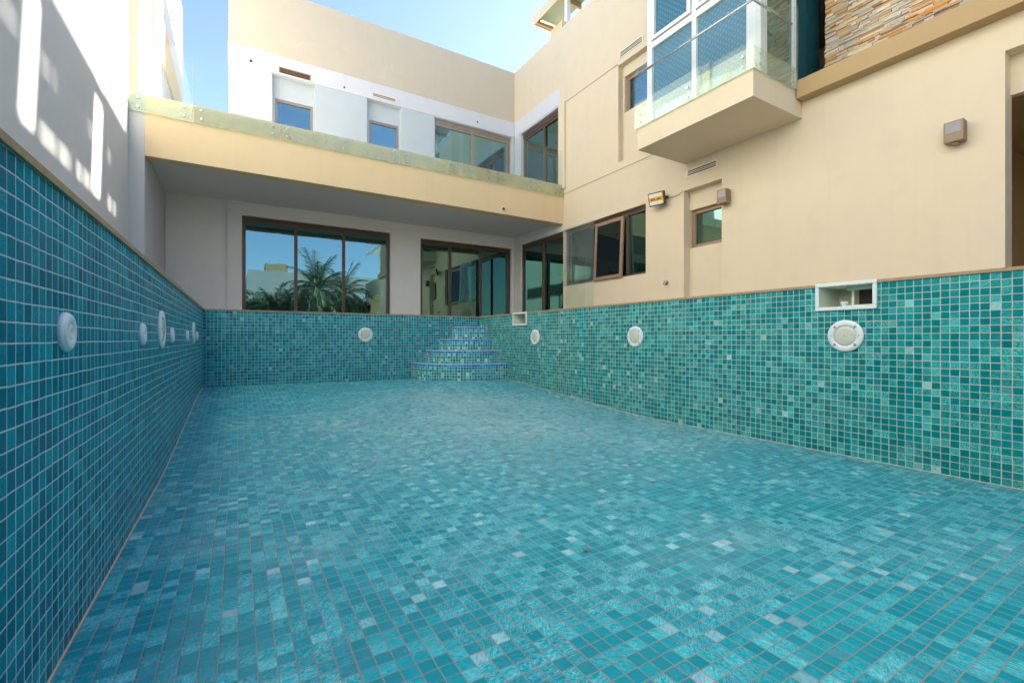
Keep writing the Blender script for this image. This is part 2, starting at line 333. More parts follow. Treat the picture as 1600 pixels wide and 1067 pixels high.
def window(parent, ax, pos, u0, u1, z0, z1, mull=(), fw=0.06, rec=0.10, mat='frame', glass='glass', name='window', transoms=(), head=0.0, label=None):
    u0, u1 = min(u0, u1), max(u0, u1); mb = MB(); r0, r1 = -rec-0.07, -rec; e = 0.004
    if head: mb.pb(ax, pos, u0+e, u1-e, r0-0.02, r1+0.015, z1-head, z1-e); z1 -= head+0.001
    mb.pb(ax, pos, u0+e, u0+fw, r0, r1, z0+e, z1-e); mb.pb(ax, pos, u1-fw, u1-e, r0, r1, z0+e, z1-e)
    mb.pb(ax, pos, u0+fw, u1-fw, r0+0.002, r1-0.002, z1-fw, z1-e); mb.pb(ax, pos, u0+fw, u1-fw, r0+0.002, r1-0.002, z0+e, z0+fw)
    ms = sorted(mull); cuts = [u0+fw]
    for q in ms:
        mb.pb(ax, pos, q-fw*0.45, q+fw*0.45, r0+0.004, r1+0.012, z0+fw, z1-fw); cuts += [q-fw*0.45, q+fw*0.45]
    cuts.append(u1-fw)
    o = mb.build(name, mat, parent, bevel=0.004)
    if label: o['label'] = label
    zc = [z0+fw]
    for i in range(0, len(cuts), 2):
        st = MB(); k = 0.03*((i//2) % 2)
        st.pb(ax, pos, cuts[i], cuts[i+1], r0+0.016+k*0.5, r0+0.026+k*0.5, z0+fw, z1-fw)
        st.build('pane', glass, o)
        # slim sash stiles, a second leaf line inside the main frame
    return o
# ================================================================== SETTING
def rect_ring(name, mat, z, outer, inner, kind='structure'):
    mb = MB(); X0, X1, Y0, Y1 = outer; x0, x1, y0, y1 = inner
    for a, b, c, d in ((X0, x0, Y0, Y1), (x1, X1, Y0, Y1), (x0, x1, Y0, y0), (x0, x1, y1, Y1)):
        mb.quad([(a, c, z), (b, c, z), (b, d, z), (a, d, z)], [(a, c), (b, c), (b, d), (a, d)])
    o = mb.build(name, mat); tag(o, kind=kind); return o
G = 0.25
rect_ring('ground', 'deck', ZC+0.005, (-400, 400, -400, 400), (XL-0.05, XR+0.05, YB-0.05, YF+0.05))
# ------------------------------------------------------------------ pool
pool = empty('swimming_pool', (1.9, 3.4, 0), 'empty swimming pool lined with glossy teal glass mosaic, curved steps in its far corner', 'swimming pool')
prof = [(YB, 0.0), (3.9, 0.0), (4.3, 0.016), (6.9, 0.195), (7.4, 0.213), (YF, 0.215)]   # sloping up to the shallow end
mb = MB()
for (ya, za), (yb, zb) in zip(prof, prof[1:]):
    mb.quad([(XL, ya, za), (XR, ya, za), (XR, yb, zb), (XL, yb, zb)], [(XL, ya), (XR, ya), (XR, yb), (XL, yb)])
mb.build('pool_floor', 'tile_floor', pool)
def sidewall(x, mat, flip, skips=()):
    mb = MB()
    holes = [(a, b, c, d) for a, b, c, d in skips]
    us = sorted({p[0] for p in prof} | {h[i] for h in holes for i in (0, 1)})
    def fz(y):
        for (ya, za), (yb, zb) in zip(prof, prof[1:]):
            if ya <= y <= yb: return za+(zb-za)*(y-ya)/(yb-ya)
    for a, b in zip(us, us[1:]):
        h = [q for q in holes if q[0] < (a+b)/2 < q[1]]
        ztop = h[0][2] if h else ZC
        mb.quad([(x, a, fz(a)), (x, b, fz(b)), (x, b, ztop), (x, a, ztop)], [(a, fz(a)-ZC), (b, fz(b)-ZC), (b, ztop-ZC), (a, ztop-ZC)])
        if h and h[0][3] < ZC:
            mb.quad([(x, a, h[0][3]), (x, b, h[0][3]), (x, b, ZC), (x, a, ZC)], [(a, h[0][3]-ZC), (b, h[0][3]-ZC), (b, 0), (a, 0)])
    o = mb.build('pool_wall', mat, pool, normals=False); return o
SK = [(1.60, 1.99, 1.225, ZC), (6.635, 7.045, 1.225, ZC)]
sidewall(XL, 'tile_left', False); sidewall(XR, 'tile_wall', True, SK)
for y, z0, m_ in ((YF, 0.215, 'tile_far'), (YB, 0, 'tile_wall')):
    mb = MB(); mb.quad([(XL, y, z0), (XR, y, z0), (XR, y, ZC), (XL, y, ZC)], [(XL-XR, z0-ZC), (0, z0-ZC), (0, 0), (XL-XR, 0)]); mb.build('pool_wall', m_, pool)
# coping: thin sandstone slabs overhanging the tiles by a centimetre
mb = MB(); ov = 0.010; ct, cb = ZC+0.024, ZC+0.0005
for a, b, c, d in ((XL-0.30, XL+ov, YB-0.3, YF+0.3), (XR-ov, XR+0.30, YB-0.3, YF+0.3)):
    mb = MB(); y = c; last = c
    while y < d-0.01:
        yy = min(y+0.6, d); skip = False
        if b > 4:
            segs = [(y, yy)]
            for (s0, s1) in ((1.573, 2.016), (6.605, 7.076)):
                segs = [q for (p, r) in segs for q in ((p, min(r, s0)), (max(p, s1), r)) if q[1]-q[0] > 0.005]
        else: segs = [(y, yy)]
        for p, r in segs:
            if p > last+0.01: mb.build('coping', 'coping', pool, bevel=0.001); mb = MB()
            mb.box(a, b, p+0.0004, r-0.0004, cb, ct); last = r
        y = yy
    mb.build('coping', 'coping', pool, bevel=0.001)
for c, d in ((YF-ov, YF+0.30), (YB-0.30, YB+ov)):
    x = XL+ov+0.001; mb = MB()
    while x < XR-ov-0.01:
        xx = min(x+0.6, XR-ov-0.001); mb.box(x+0.001, xx-0.001, c, d, cb+0.0005, ct-0.0008); x = xx
    mb.build('coping', 'coping', pool, bevel=0.001)
# steps: four curved tiers in the far right corner
NA = 28
stp = MB()
for rx, ry, zb, zt in ((1.44, 1.22, 0.205, 0.512), (1.15, 0.90, 0.512, 0.742), (0.88, 0.61, 0.742, 0.957), (0.59, 0.31, 0.957, 1.20)):
    pts = []; 
    for k in range(NA+1):
        t = k/NA*math.pi/2; ex = 0.80
        pts.append((XR-rx*math.cos(t)**ex if k < NA else XR, YF-ry*math.sin(t)**ex))
    L = [0.0]
    for p, q in zip(pts, pts[1:]): L.append(L[-1]+math.hypot(q[0]-p[0], q[1]-p[1]))
    top = [stp.bm.verts.new((x, y, zt)) for x, y in pts]+[stp.bm.verts.new((XR, YF, zt))]
    f = stp.bm.faces.new(top[::-1]); f.material_index = 0
    for l in f.loops: l[stp.uv].uv = (l.vert.co.x, l.vert.co.y)
    for k in range(NA):
        (xa, ya), (xb, yb) = pts[k], pts[k+1]
        for z0, z1, mi in ((zb, zt-0.05, 0), (zt-0.05, zt-0.009, 1)):
            f = stp.quad([(xa, ya, z0), (xb, yb, z0), (xb, yb, z1), (xa, ya, z1)], [(L[k], z0-zt), (L[k+1], z0-zt), (L[k+1], z1-zt), (L[k], z1-zt)], mi)
        f = stp.quad([(xa, ya, zt-0.009), (xb, yb, zt-0.009), (xb, yb, zt), (xa, ya, zt)], mat=2)
for rx, ry, zb, zt in ((1.44, 1.22, 0.205, 0.512), (1.15, 0.90, 0.512, 0.742), (0.88, 0.61, 0.742, 0.957), (0.59, 0.31, 0.957, 1.20)):
    stp.box(XR-rx-0.004, XR-rx+0.001, YF-0.012, YF-0.001, zb, zt, 3); stp.box(XR-0.010, XR-0.001, YF-ry-0.004, YF-ry-0.0005, zb, zt, 3)
stp.build('pool_steps', ['tile_step', 'tile_blue', 'stepedge', 'grout'], pool)
# fillet of pale grout where walls meet the floor
for x, sg in ((XL, 1), (XR, -1)):
    mb = MB()
    for (ya, za), (yb, zb) in zip(prof, prof[1:]):
        if sg < 0 and ya >= 7.2: continue
        mb.quad([(x+sg*0.0008, ya, za+0.005), (x+sg*0.005, ya, za+0.001), (x+sg*0.005, yb, zb+0.001), (x+sg*0.0008, yb, zb+0.005)])
    mb.build('grout_joint', 'grout', pool)
# ------------------------------------------------------------------ pool fittings
def place(o, ax, u, z):
    if ax == 'R': o.location = (XR, u, z); o.rotation_euler = (math.pi/2, 0, -math.pi/2)
    elif ax == 'L': o.location = (XL, u, z); o.rotation_euler = (math.pi/2, 0, math.pi/2)
    else: o.location = (u, YF, z); o.rotation_euler = (math.pi/2, 0, 0)
def pool_light():
    r = empty('pool_light', (0, 0, 0), '-', 'pool light', 'round pool lights on the mosaic walls'); r['local'] = 1
    mb = MB(); mb.lathe([(0.128, 0.0), (0.130, 0.010), (0.126, 0.014), (0.112, 0.018), (0.086, 0.021), (0.083, 0.018), (0.083, 0.008)], 56, cap=False)
    mb.build('bezel', 'plastic', r)
    mb = MB(); mb.lathe([(0.084, 0.006), (0.083, 0.015), (0.06, 0.019), (0.03, 0.021), (0.004, 0.022)], 48); mb.build('lens', 'lens', r)
    for k in range(4):
        a = math.pi/4+k*math.pi/2; mb = MB()
        for q in (-0.06, 0, 0.06):
            c = Vector((math.cos(a+q), math.sin(a+q), 0)); t = Vector((-c.y, c.x, 0)); p = c*0.103+Vector((0, 0, 0.0207))
            mb.quad([p-c*0.010-t*0.0025+Vector((0,0,.0015)), p+c*0.010-t*0.0025-Vector((0, 0, .0025)), p+c*0.010+t*0.0025-Vector((0, 0, .0025)), p-c*0.010+t*0.0025+Vector((0,0,.0015))])
        mb.build('slot', 'slot', r)
    for a in (0, math.pi):
        mb = MB(); p = Vector((math.cos(a)*0.100, math.sin(a)*0.100, 0.018)); mb.tube(p, p+Vector((0, 0, 0.005)), 0.0035, n=10); mb.build('screw', 'dark', r)
    mb = MB(); mb.tube((0, 0, 0.021), (0, 0, 0.024), 0.004, n=10); mb.build('screw', 'slot', r)
    return r
pl = pool_light(); first = True
for ax, u, z, lab in (('R', 1.79, 0.985, 'round white pool light directly below the large skimmer at the right'),
                      ('R', 4.10, 0.987, 'round white pool light alone midway along the teal right wall'),
                      ('R', 6.35, 0.987, 'round white pool light near the curved steps, just right of the small skimmer'),
                      ('F', 1.977, 1.035, 'round white pool light on the far end wall, below the wide sliding windows'),
                      ('L', 3.93, 1.025, 'larger round pool light seen edge on in the middle of the left wall row'),
                      ('L', 6.56, 1.03, 'round pool light seen edge on at the far end of the left wall row')):
    o = pl if first else copytree(pl); first = False; place(o, ax, u, z); o['label'] = lab
def inlet():
    r = empty('water_inlet', (0, 0, 0), '-', 'pool inlet', 'white return inlets along the left pool wall'); r['local'] = 1
    mb = MB(); mb.lathe([(0.060, 0.0), (0.0615, 0.006), (0.058, 0.013), (0.055, 0.0135), (0.055, 0.016), (0.050, 0.019), (0.030, 0.020), (0.026, 0.015)], 40, cap=False); mb.build('flange', 'plastic_blue', r)
    mb = MB(); mb.lathe([(0.027, 0.010), (0.025, 0.016), (0.016, 0.020), (0.012, 0.018), (0.010, 0.009), (0.001, 0.008)], 32); mb.build('nozzle', 'plastic', r)
    return r
il = inlet(); first = True
for y, z, lab in ((1.90, 0.981, 'largest looking white water inlet, nearest on the left wall'), (3.20, 0.985, 'white water inlet just before the first pool light on the left wall'),
                  (4.50, 0.988, 'small white water inlet just beyond the first pool light on the left wall'), (5.77, 0.990, 'tiny white water inlet just before the farther pool light on the left wall'),
                  (7.07, 0.993, 'farthest tiny white water inlet, beyond the last light of the left wall')):
    o = il if first else copytree(il); first = False; place(o, 'L', y, z); o['label'] = lab
def skimmer(y0, y1, z0, z1, label, cap):
    r = empty('skimmer', (XR, (y0+y1)/2, z0), label, 'pool skimmer', 'white skimmer mouths under the coping')
    f = 0.030; t = 0.016
    mb = MB()
    mb.pb('X', XR, y0, y1, -0.002, t, z0, z0+f); mb.pb('X', XR, y0, y1, -0.002, t, z1-f, z1)
    mb.pb('X', XR, y0, y0+f, -0.002, t-0.001, z0+f, z1-f); mb.pb('X', XR, y1-f, y1, -0.002, t-0.001, z0+f, z1-f)
    mb.build('frame', 'plastic', r, bevel=0.005)
    mb = MB(); a, b, c, d = y0+f, y1-f, z0+f, z1-f; dp = 0.30
    x0, x1 = XR-0.001, XR+dp
    g0, g1 = a+0.02, b-0.02                                            # throat narrows backwards
    mb.quad([(x0, a, c), (x1, g0, c), (x1, g1, c), (x0, b, c)]); mb.quad([(x0, a, d), (x0, b, d), (x1, g1, d), (x1, g0, d)])
    mb.quad([(x0, b, c), (x1, g1, c), (x1, g1, d), (x0, b, d)]); mb.quad([(x0, a, c), (x0, a, d), (x1, g0, d), (x1, g0, c)])
    mb.quad([(x1, g0, c), (x1, g0, d), (x1, g1, d), (x1, g1, c)])
    mb.build('throat', 'inner', r)
    if cap:
        mb = MB(); mb.box(XR+0.10, XR+0.115, a+0.01, b-0.16, c+0.004, c+0.016); mb.box(XR+0.10, XR+0.115, a+0.01, b-0.16, d-0.03, d-0.002); mb.box(XR+0.10, XR+0.115, a+0.17, a+0.185, c+0.016, d-0.03); mb.build('weir_frame', 'inner', r)
        mb = MB(); mb.box(XR+0.17, XR+0.18, a+0.02, a+0.16, c+0.01, d-0.03); mb.build('shade_plate', 'dark', r)  # dark plate inside the throat, shade put into its colour
        ym = (a+b)/2+0.02
        mb = MB(); mb.tube((XR+0.035, ym, c), (XR+0.035, ym, c+0.022), 0.022, n=24); mb.tube((XR+0.035, ym, c+0.022), (XR+0.035, ym, c+0.04), 0.026, n=24); mb.build('cap', 'plastic', r, bevel=0.002)
    return r
skimmer(1.573, 2.016, 1.197, 1.428, 'wide white skimmer mouth at the right with a small white cap inside', True)
skimmer(6.605, 7.076, 1.197, 1.430, 'small white skimmer mouth beside the curved steps, under the patio door', False)
# ================================================================== VILLA
villa = empty('villa', (3.5, E, ZC), 'two storey tan and white villa around the pool with terrace, balcony and brown framed windows', 'house')
ZP = 8.95; ZS = 3.99; ZT = 4.88; ZB0, ZB1 = 7.02, 7.44
gz = ZC
# openings on the wing (Y plane)
d1 = (au(378, 'Y', E), au(610, 'Y', E), gz+0.02, at(610, 364, 'Y', E)[1])
d2 = (au(657, 'Y', E), au(799, 'Y', E), gz+0.02, at(657, 372, 'Y', E)[1])
xs = au(355, 'Y', E)
wall('wall', 'offwhite', villa, 'Y', E, 0.25, xs, D, gz, ZS, [d1, d2])
wall('wall', 'offwhite', villa, 'Y', E+0.06, 0.2, -1.29, xs-0.001, gz, ZS)
window(villa, 'Y', E, d1[0], d1[1], d1[2], d1[3], [au(463, 'Y', E), au(538, 'Y', E)], fw=0.075, rec=0.07, name='sliding_door', glass='glass', head=0.05, label='wide brown framed sliding door reflecting palm trees')
window(villa, 'Y', E, d2[0], d2[1], d2[2], d2[3], [au(705, 'Y', E), au(753, 'Y', E)], fw=0.075, rec=0.07, name='sliding_door', glass='glassdoor', head=0.05, label='dark brown framed sliding door in the corner under the terrace')
# upper storey of the wing
wl = au(357, 'Y', E)
b1 = (au(425.3, 'Y', E), au(492, 'Y', E), ZT-0.1, ZB0); b2 = (au(573.5, 'Y', E), au(627, 'Y', E), ZT-0.1, ZB0); b3 = (au(679, 'Y', E), D-0.07, ZT-0.1, ZB0-0.02)
wall('wall', 'panel', villa, 'Y', E, 0.25, wl, D, ZT-0.1, ZB0, [b1, b2, b3])
vh1 = (au(436, 'Y', E), au(485.5, 'Y', E), 7.06, 7.20); vh2 = (au(580.5, 'Y', E), au(619, 'Y', E), 7.08, 7.20)
wall('facade_band', 'white', villa, 'Y', E-0.012, 0.262, wl-0.012, D-0.012, ZB0, ZB1, [vh1, vh2])
wall('parapet', 'tan_up', villa, 'Y', E, 0.25, wl, D, ZB1, ZP)
wall('parapet', 'tan_up', villa, 'L', wl, -0.0, E+0.25, E+0.26, 0, 1) if False else None
mb = MB(); mb.box(wl, wl+0.2, E+0.25, 17.5, ZT-0.1, ZP); mb.build('wall', 'white', villa)
def inbay(b, wz, wu, glass, mull=()):
    wall('wall', 'panel', villa, 'Y', E+0.16, 0.1, b[0]-0.001, b[1]+0.001, ZT-0.1, b[3]+0.001, [(wu[0], wu[1], wz[0], wz[1])])
    window(villa, 'Y', E+0.16, wu[0], wu[1], wz[0], wz[1], mull, fw=0.05, rec=0.02, glass=glass, mat='frame2')
w1z = (at(428, 191, 'Y', E)[1], at(428, 148, 'Y', E)[1]); inbay(b1, w1z, (au(429.5, 'Y', E+.16), au(489, 'Y', E+.16)), 'glassblue')
w2z = (at(575, 223, 'Y', E)[1], at(575, 182, 'Y', E)[1]); inbay(b2, w2z, (au(577, 'Y', E+.16), au(623, 'Y', E+.16)), 'glassblue')
window(villa, 'Y', E, b3[0], b3[1]-0.06, ZT-0.08, ZB0-0.02, [au(741, 'Y', E), ], fw=0.07, rec=0.12, name='sliding_door', glass='glass', mat='frame2', head=0.09, label='wide terrace window beside the inner corner')
# long facade (X plane)
n1 = (au(1012, 'X', D)-1.5, au(966, 'X', D), at(966, 254, 'X', D)[1], 6.93)                 # upper niche
n2 = (au(1127.7, 'X', D), au(1068.6, 'X', D), gz, at(1069, 298.6, 'X', D)[1])              # lower niche
n3 = (-1.2, au(1570.5, 'X', D), gz, at(1570.5, 80, 'X', D)[1])                             # right hand recess
W1 = (au(1009, 'X', D), B-0.02, at(1009, 427, 'X', D)[1], at(1009, 318, 'X', D)[1])
whi = (au(875, 'X', D), E, ZT-0.1, ZB1); wlo = (B, E, gz, ZS)
YE = -3.0; ZL = 4.60                                                                       # ledge line
v1 = (au(1121.5, 'X', D), au(1073, 'X', D), at(1073, 278, 'X', D)[1], at(1073, 270.5, 'X', D)[1])
wall('wall', 'tan', villa, 'X', D, 0.25, YE, E, gz, 4.60, [n2, n3, W1, wlo, (B+.001, E, 3.93, 4.61)])
mbw = MB(); wallmesh(mbw, 'X', D, 0.25, 3.66, E, 4.602, ZP, [n1, (3.5, 6.05, 4.75, 8.7), whi]); mbw.build('wall', 'tan', villa)
# drip grooves / string lines scored into the render
mb = MB()
mb.pb('X', D, 5.95, whi[0]-0.01, 0.0005, 0.010, 4.642, 4.655); mb.build('string_line', 'ledge', villa)
mb = MB(); mb.pb('X', D, n1[1], whi[0]+0.01, 0.0005, 0.010, 6.96, 6.972)
mb.build('string_line', 'ledge', villa)
# white corner panels
dr = (au(883.5, 'X', D)+0.0, au(813, 'X', D), gz+0.02, at(843, 376, 'X', D)[1])
wr0 = au(872, 'X', D); wr1 = au(813.5, 'X', D)
wall('wall', 'offwhite', villa, 'X', D+0.008, 0.24, B-0.3, E, gz, ZS, [(B-0.31, dr[1], gz-0.1, W1[3])])
window(villa, 'X', D, B, dr[1], gz+0.02, W1[3], [au(845, 'X', D)], fw=0.07, rec=0.07, name='sliding_door', glass='glassdoor', head=0.05, label='brown framed sliding door on the long facade at the corner')
wall('wall', 'panel', villa, 'X', D+0.008, 0.24, whi[0], E, ZT-0.1, ZB0, [(wr0, wr1, ZT-0.11, ZB0-0.04)])
wall('facade_band', 'white', villa, 'X', D-0.004, 0.25, whi[0], E-0.012, ZB0, ZB1)
window(villa, 'X', D, wr0, wr1, ZT-0.08, ZB0-0.04, [au(845.7, 'X', D)], fw=0.07, rec=0.10, name='sliding_door', glass='glassdoor', mat='frame', head=0.12, label='brown framed terrace door on the long facade')
mb = MB(); mb.pb('X', D, au(884.5, 'X', D), whi[0], 0.0, 0.06, ZT-0.1, 6.97); mb.build('pilaster', 'tan', villa)
# window of the long facade, with one sash ajar
m1, m2 = au(975, 'X', D), au(929, 'X', D)
wn = window(villa, 'X', D, W1[0], W1[1], W1[2], W1[3], [m1, m2], fw=0.055, rec=0.09, glass='glassdoor', mat='frame', head=0.05)
mb = MB(); s0, s1, sz0, sz1 = m1+0.02, m2-0.02, W1[2]+0.0, W1[3]-0.10
def lean(mb, u0, u1, w0, w1, z0, z1):
    for v in mb.pb('X', D, u0, u1, w0, w1, z0, z1): v.co.x -= (sz1-v.co.z)*0.05
for a in ((s0, s0+0.075, sz0, sz1), (s1-0.075, s1, sz0, sz1), (s0+0.075, s1-0.075, sz1-0.075, sz1), (s0+0.075, s1-0.075, sz0, sz0+0.075)): lean(mb, a[0], a[1], -0.045, -0.005, a[2], a[3])
sash = mb.build('sash', 'frame2', wn)
mb = MB(); lean(mb, s0+0.075, s1-0.075, -0.03, -0.02, sz0+0.075, sz1-0.075); mb.build('pane', 'glassdark', wn)
# lower niche: recessed back with its small window
nw = (au(1127.7, 'X', D)-0.25, au(1077.6, 'X', D+0.16), at(1078, 388.5, 'X', D+0.16)[1], at(1078, 329.5, 'X', D+0.16)[1])
wall('wall', 'tan', villa, 'X', D+0.16, 0.12, n2[0]-0.6, n2[1]+0.001, gz, n2[3]+0.001, [(nw[0], nw[1]-0.001, nw[2], nw[3])])
window(villa, 'X', D+0.16, nw[0], nw[1]-0.001, nw[2], nw[3], (), fw=0.07, rec=0.07, glass='glassdoor', mat='frame2')
# upper niche
uw = (n1[0]+0.3, au(976, 'X', D+0.14), at(976, 177, 'X', D+.14)[1], at(976, 121, 'X', D+.14)[1])
wall('wall', 'tan', villa, 'X', D+0.14, 0.12, n1[0]-0.001, n1[1]+0.001, n1[2]-0.001, n1[3]+0.001, [(uw[0], uw[1], uw[2], uw[3])])
window(villa, 'X', D+0.14, uw[0], uw[1], uw[2], uw[3], (), fw=0.07, rec=0.08, glass='glassblue', mat='frame2')
# right hand recess with an unlit doorway into a bare room
dz = at(1577.5, 151, 'X', D+0.22)[1]; dy = au(1577.5, 'X', D+0.22)
wall('wall', 'tan', villa, 'X', D+0.20, 0.10, n3[0]-0.001, n3[1]+0.001, gz, n3[3]+0.001, [(n3[0]+0.3, dy, gz-0.1, dz)])
mb = MB(); x0, x1, y0, y1, z0, z1 = D+0.30, D+3.5, -1.6, dy+0.5, gz+0.01, dz+0.15
for q in ([(x0,y0,z1),(x0,y1,z1),(x1,y1,z1),(x1,y0,z1)], [(x0,y1,z0),(x1,y1,z0),(x1,y1,z1),(x0,y1,z1)], [(x1,y0,z0),(x1,y1,z0),(x1,y1,z1),(x1,y0,z1)], [(x0,y0,z0),(x1,y0,z0),(x1,y0,z1),(x0,y0,z1)]): mb.quad(q)
mb.build('room', 'ledge', villa)
# ledge, stone cladding above it
mb = MB(); mb.box(D-0.19, 7.75, -3.0, 3.53, 4.44, 4.70); mb.build('ledge', 'ledge', villa, bevel=0.006)
mb = MB(); lay = mb.bm.loops.layers.float_color.new('stone')
pal = [((0.68, 0.56, 0.38), 8), ((0.66, 0.54, 0.36), 7), ((0.70, 0.62, 0.48), 3), ((0.64, 0.38, 0.15), 5), ((0.66, 0.30, 0.08), 4), ((0.50, 0.50, 0.46), 2), ((0.36, 0.24, 0.15), 2), ((0.55, 0.47, 0.36), 4)]
bag = [c for c, n in pal for _ in range(n)]
z = 4.70
while z < 7.3:
    hh = random.choice((0.022, 0.028, 0.034, 0.04)); y = 3.50-random.uniform(0, 0.02)
    while y > -1.6:
        ln = random.choice((0.07, 0.11, 0.15, 0.19, 0.24, 0.30)); c = random.choice(bag); k = random.uniform(0.8, 1.12)
        vs = mb.box(7.70-random.uniform(0.0, 0.022), 7.74, y-ln+0.003, y, z+0.002, z+hh-0.002)
        for v in vs:
            v.co.y += random.uniform(-0.004, 0.004); v.co.z += random.uniform(-0.003, 0.003)
        for f in vs[0].link_faces[0:0] or {f for v in vs for f in v.link_faces}:
            for l in f.loops: l[lay] = (c[0]*k, c[1]*k, c[2]*k, 1)
        y -= ln
    z += hh
mb.build('stone_cladding', 'stone', villa)
mb = MB(); mb.box(7.74, 8.0, YE, 3.50, 4.70, ZP); mb.build('wall', 'tan', villa)
# rear masses so that the villa is solid from any side
mb = MB(); mb.box(D+0.30, 13, 3.8, 17.5, ZP-0.45, ZP-0.25); mb.box(wl+0.2, D, E+0.25, 17.5, ZP-0.45, ZP-0.25); mb.box(8.0, 13, YE, 3.8, ZP-0.45, ZP-0.25); mb.build('roof', 'deck', villa)
mb = MB(); mb.box(13, 13.2, YE, 17.5, gz, ZP); mb.box(wl, 13, 17.5, 17.7, gz, ZP); mb.box(D, 13, YE-0.2, YE, gz, ZP); mb.build('wall', 'tan', villa)
# terrace slab: ochre fascia beam, grey soffit
mb = MB(); mb.box(-1.285, D-0.001, B, B+0.22, 3.90, ZT); mb.build('terrace_beam', 'fascia', villa, bevel=0.006)
mb = MB(); mb.box(-1.285, D, B+0.22, E, ZS, ZT-0.11); mb.box(-1.285, wl, E, 17.5, ZS, ZT-0.11); mb.build('terrace_slab', 'ceil', villa)
mb = MB(); mb.box(-1.489, -1.286, B, B+0.30, gz, ZT-0.001); mb.build('pier', 'boundary', villa)
mb = MB(); mb.box(-1.489, -1.36, B+0.02, B+0.3, ZT, 9.9); mb.build('pier', 'fascia', villa)
# balcony and bay window
bal_y0, bal_y1, bal_x = 3.545, 5.60, 5.895
mb = MB(); mb.box(bal_x, D, bal_y0, bal_y1, 4.205, 4.59); mb.build('balcony', 'tan', villa, bevel=0.004)
BX, by0, by1 = 6.30, 3.68, au(1011, 'X', 6.30)
zl, zt_, zh = 4.59, 6.17, 8.4
yc = [by0+0.0, au(1166, 'X', BX), au(1087.5, 'X', BX), au(1080.5, 'X', BX), au(1019, 'X', BX), by1]
yc = [by0, (au(1169, 'X', BX)), au(1084, 'X', BX), au(1015, 'X', BX), by1]
fm = MB()
fm.pb('X', BX, by0, au(1166, 'X', BX), -0.10, 0, zl, zh); fm.pb('X', BX, au(1087.5, 'X', BX), au(1080.5, 'X', BX), -0.10, 0.0, zl, zh); fm.pb('X', BX, au(1018.5, 'X', BX), by1, -0.10, 0, zl, zh)
cols = [(au(1166, 'X', BX), au(1087.5, 'X', BX)), (au(1080.5, 'X', BX), au(1018.5, 'X', BX))]
for a, b in cols:
    for z0, z1 in ((zl, zl+0.09), (zt_-0.05, zt_+0.06), (zh-0.1, zh)): fm.pb('X', BX, a, b, -0.098, -0.002, z0, z1)
    za, zb = zt_+0.06, zh-0.1; f = 0.075
    for q in ((a+.01, a+f, za+.01, zb), (b-f, b-.01, za+.01, zb), (a+f, b-f, za+.01, za+f)): fm.pb('X', BX, q[0], q[1], -0.07, 0.03, q[2], q[3])
# side return facing the near end
fm.box(BX+0.10, BX+0.16, by0, by0+0.08, zl, zh); fm.box(7.16, 7.24, by0, by0+0.08, 4.72, zh); fm.box(BX+0.16, 7.16, by0+0.002, by0+0.078, 6.12, 6.22); fm.box(BX+0.16, 7.16, by0+0.002, by0+0.078, 4.60, 4.68)
bay = fm.build('bay_window', 'whiteframe', villa, bevel=0.004)
for a, b in cols:
    mb = MB(); mb.pb('X', BX, a, b, -0.06, -0.05, zl+0.09, zt_-0.05); mb.build('pane', 'glassdots', bay)
    mb = MB(); mb.pb('X', BX, a+0.075, b-0.075, -0.03, -0.02, zt_+0.13, zh-0.1); mb.build('pane', 'glassdots', bay)
mb = MB(); mb.box(BX+0.16, 7.16, by0+0.03, by0+0.04, 4.68, 6.12); mb.build('pane', 'glassdoor', bay)
mb = MB(); mb.box(BX+0.16, 7.16, by0+0.03, by0+0.04, 6.22, zh-0.05); mb.build('pane', 'glassdoor', bay)
mb = MB(); mb.box(7.24, 7.98, by0+0.03, by0+0.04, 4.70, zh-0.05); mb.build('pane', 'glassteal', bay)
mb = MB(); mb.box(BX, 8.0, by0, by1, zh, zh+0.2); mb.build('canopy', 'tan', bay)
# ================================================================== BALUSTRADES
def bolts(r, pts, out):
    for p in pts:
        mb = MB(); p = Vector(p); o = Vector(out); mb.tube(p, p+o*0.012, 0.020, n=16); mb.build('bolt', 'steel', r, bevel=0.003)
tb = empty('glass_balustrade', ((LW+D)/2, B, ZT), 'long frameless glass balustrade bolted to the ochre edge of the terrace', 'balustrade')
GB, GT = 4.575, 5.745; gy = B-0.035
cutp = [199.5, 301, 438, 624, 771, 884]; cx = [au(p, 'Y', gy) for p in cutp]; cx[0] = LW+0.01; cx[-1] = D-0.01
for a, b in zip(cx, cx[1:]):
    mb = MB(); mb.box(a+0.003, b-0.003, gy-0.012, gy, GB, GT); g = mb.build('glass_panel', 'railglass', tb)
    mb = MB(); mb.box(a+0.003, b-0.003, gy+0.002, gy+0.010, GB, ZT-0.005); mb.build('stained_strip', 'stainglass', g)
bp = []
for a, b in zip(cx, cx[1:]):
    n = 2 if b-a < 2.0 else 3
    for k in range(n):
        x = a+0.12+(b-a-0.24)*k/(n-1)
        for z in (GB+0.08, GB+0.22): bp.append((x, gy-0.012, z))
bolts(tb, bp, (0, -1, 0))
bb = empty('balcony_balustrade', (bal_x, 4.5, 4.59), 'glass balustrade with steel handrail around the small projecting balcony', 'balustrade')
gx = bal_x-0.035
mb = MB(); mb.box(gx-0.012, gx, bal_y0-0.03, bal_y1+0.03, 4.555, 5.72); g = mb.build('glass_panel', 'railglass', bb)
mb = MB(); mb.box(gx+0.002, gx+0.010, bal_y0-0.03, bal_y1+0.03, 4.56, 4.86); mb.build('kerb', 'stainglass', g)
mb = MB(); mb.box(gx+0.003, D-0.20, bal_y0-0.047, bal_y0-0.035, 4.555, 5.72); g = mb.build('glass_panel', 'railglass', bb)
